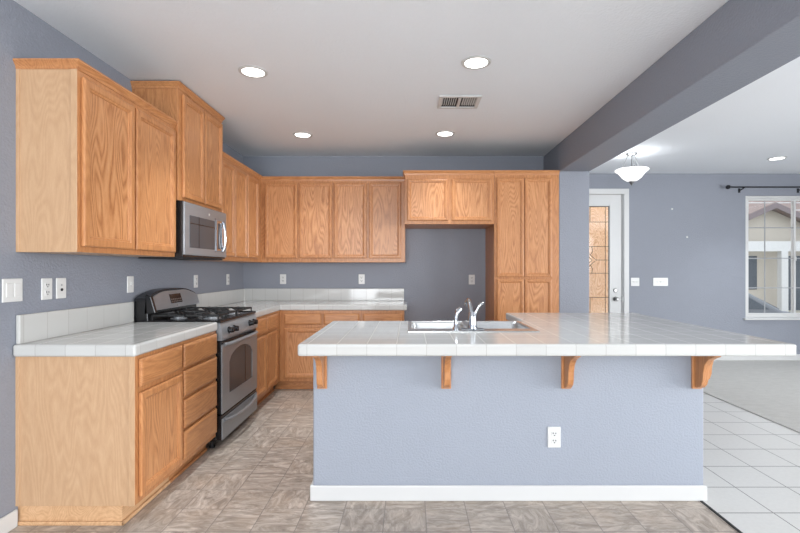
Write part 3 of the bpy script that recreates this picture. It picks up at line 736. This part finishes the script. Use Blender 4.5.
# ---------------------------------------------------------------- ceiling fixtures
def can(label, x, y, power=CAN_POWER):
    t = thing('recessed_light', label, 'ceiling light', (x, y, CEIL), 0, 'recessed ceiling lights')
    bm = bmesh.new(); lathe(bm, [(0.07, -0.001), (0.098, -0.001), (0.094, -0.006), (0.078, -0.008), (0.07, -0.003)], (0, 0, 0), 'z', 32, False); obj('trim_ring', bm, 'trim', t, smooth=True)
    bm = bmesh.new(); lathe(bm, [(0.076, -0.001), (0.074, -0.006), (0.05, -0.008)], (0, 0, 0), 'z', 28); obj('lens', bm, 'lens', t, smooth=True)
    l = bpy.data.lights.new('lamp_light', 'SPOT'); l.energy = power * 4; l.spot_size = math.radians(100); l.spot_blend = 0.9; l.shadow_soft_size = 0.07; l.color = CAN_COL
    o = bpy.data.objects.new('lamp_light', l); COL.objects.link(o); o.parent = t; o.location = (0, 0, -0.03)
can('round recessed ceiling light, front left of four over the kitchen', -1.06, 3.11)
can('round recessed ceiling light, front right of four, nearest the air vent', 0.427, 2.97)
can('round recessed ceiling light, rear left of four, above the corner counter', -1.067, 4.57, 8)
can('round recessed ceiling light, rear right of four, in front of the refrigerator gap', 0.345, 4.53, 7)
can('round recessed ceiling light in the front room beyond the beam', 4.42, 5.54)
v = thing('air_vent', 'white rectangular ceiling air vent between the recessed lights', 'air vent', (0.39, 3.67, CEIL))
boxes('vent_frame', [(-0.165, 0.165, -0.135, -0.105, -0.01, 0), (-0.165, 0.165, 0.105, 0.135, -0.01, 0), (-0.165, -0.135, -0.105, 0.105, -0.01, 0), (0.135, 0.165, -0.105, 0.105, -0.01, 0), (-0.012, 0.012, -0.105, 0.105, -0.01, 0)], 'trim', v, 0.003)
boxes('duct', [(-0.135, 0.135, -0.105, 0.105, -0.0015, 0)], 'dark', v)
for i in range(16):
    if i in (7, 8): continue
    x = -0.128 + i * 0.256 / 15
    bm = bmesh.new(); s = -1 if i < 8 else 1
    prism(bm, [(x - 0.001, -0.002), (x + 0.001, -0.002), (x + 0.001 + s * 0.008, -0.010), (x - 0.001 + s * 0.008, -0.010)], lambda a, b, t_: (a, t_, b), -0.105, 0.06)
    obj('louver', bm, 'trim', v)
sf = thing('semi_flush_light', 'frosted white bowl ceiling light on thin rods in the entry', 'ceiling light', (2.55, 5.29, CEIL))
bm = bmesh.new(); lathe(bm, [(0.062, 0), (0.062, -0.012), (0.045, -0.028), (0.015, -0.034)], (0, 0, 0), 'z', 24); obj('canopy', bm, 'nickel', sf, smooth=True)
bm = bmesh.new()
for k in range(3):
    a = 2 * PI * k / 3 + 0.3; tube(bm, [(0.04 * math.cos(a), 0.04 * math.sin(a), -0.02), (0.135 * math.cos(a), 0.135 * math.sin(a), -0.215)], 0.004, 6)
tube(bm, [(0, 0, -0.03), (0, 0, -0.34)], 0.006, 8)
obj('hanging_rod', bm, 'nickel', sf)
bm = bmesh.new()
pr = [(0.182, -0.20), (0.168, -0.212), (0.142, -0.232), (0.120, -0.262), (0.10, -0.288), (0.06, -0.318), (0.012, -0.33)]
lathe(bm, pr + [(r - 0.006 if r > 0.02 else r, z + 0.006) for r, z in reversed(pr)], (0, 0, 0), 'z', 36, False); obj('glass_bowl', bm, 'bowl', sf, smooth=True)
bm = bmesh.new(); lathe(bm, [(0.004, -0.375), (0.012, -0.36), (0.03, -0.337), (0.032, -0.327), (0.01, -0.324)], (0, 0, 0), 'z', 20); obj('finial', bm, 'nickel', sf, smooth=True)
l = bpy.data.lights.new('lamp_light', 'POINT'); l.energy = 1.5; l.shadow_soft_size = 0.08; l.color = CAN_COL
o = bpy.data.objects.new('lamp_light', l); COL.objects.link(o); o.parent = sf; o.location = (0, 0, -0.15)

# ---------------------------------------------------------------- outside the window
struct(boxes('ground_outside', [(-14, 34, YF + 0.5, 40, -0.6, -0.5)], 'driveway'))
nb = thing('neighbor_house', 'cream gabled house with tiled roof and porch seen through the front room window', 'house', (15.5, 20, -0.5))
# gable: apex at x=0, z=4.6 (local)
bm = bmesh.new(); prism(bm, [(-3.6, 0), (3.6, 0), (3.6, 2.85), (0, 4.45), (-3.6, 2.85)], lambda a, b, t_: (a, t_, b), 0.0, 8.0)
obj('gable_wall', bm, 'stucco', nb)
bm = bmesh.new()
for s in (-1, 1):
    loft(bm, [[(s * 0.0, y, 4.48), (s * 4.1, y, 2.68), (s * 4.1, y, 2.80), (0, y, 4.62)] for y in (-0.5, 8.3)])
obj('roof', bm, 'rooftile', nb)
bm = bmesh.new()
for s in (-1, 1): loft(bm, [[(0.0, y, 4.36), (s * 4.1, y, 2.56), (s * 4.1, y, 2.78), (0, y, 4.60)] for y in (-0.56, -0.5)])
obj('rake_board', bm, 'brownfascia', nb)
boxes('porch_beam', [(-4.2, 4.4, -0.7, -0.5, 2.95 - 0.42, 2.95)], 'fascia', nb)
for x in (0.22, 2.8): boxes('porch_column', [(x - 0.14, x + 0.14, -0.72, -0.48, 0, 2.53)], 'fascia', nb)
boxes('house_window', [(-1.1, -0.45, -0.05, 0.0, 0.9, 2.35)], 'darkwin', nb)
boxes('house_door', [(0.75, 1.7, -0.05, 0.0, 0.0, 2.35)], 'darkwin', nb)
bm = bmesh.new(); loft(bm, [[(-9, y, z), (9, y, z), (9, y, z + .1), (-9, y, z + .1)] for y, z in ((3.0, 3.0), (7.5, 7.2))]); obj('main_roof', bm, 'rooftile', nb)
bm = bmesh.new()
for i in range(9): 
    y = 3.0 + i * 0.5; z = 3.10 + i * 0.5 * 0.933; box(bm, -9, 9, y, y + 0.12, z, z + 0.05)
obj('roof_ridge', bm, 'fascia', nb)
boxes('main_wall', [(-8.8, 8.8, 7.4, 7.8, 0, 5.4), (-8.8, 8.8, 3.3, 3.5, 0, 3.0)], 'stucco', nb)

car = thing('parked_car', 'grey car parked outside, seen through the lower window panes', 'car', (6.4, 10, -0.5))
side = [(-2.2, 0.35), (2.15, 0.35), (2.2, 0.62), (2.0, 0.80), (1.05, 0.95), (0.25, 1.38), (-0.9, 1.45), (-1.7, 1.1), (-2.2, 0.95)]
bm = bmesh.new(); prism(bm, side, lambda a, b, t_: (a, t_, b), -0.85, 0.85); obj('car_body', bm, 'carpaint', car, 0.08, 3)
bm = bmesh.new(); prism(bm, [(-1.45, 1.0), (0.75, 0.98), (0.2, 1.3), (-0.85, 1.36)], lambda a, b, t_: (a, t_, b), -0.862, 0.862); obj('side_glass', bm, 'darkwin', car)
bm = bmesh.new(); loft(bm, [[(1.03, -0.72, 0.965), (1.03, 0.72, 0.965), (0.3, 0.62, 1.36), (0.3, -0.62, 1.36)], [(1.05, -0.72, 0.985), (1.05, 0.72, 0.985), (0.32, 0.62, 1.385), (0.32, -0.62, 1.385)]]); obj('windshield', bm, 'darkwin', car)
for x in (-1.35, 1.35):
    for y in (-0.86, 0.70):
        bm = bmesh.new(); lathe(bm, [(0.32, 0), (0.33, 0.02), (0.33, 0.14), (0.32, 0.16)], (x, y, 0.33), 'y', 22); wq = obj('wheel', bm, 'cartire', car)
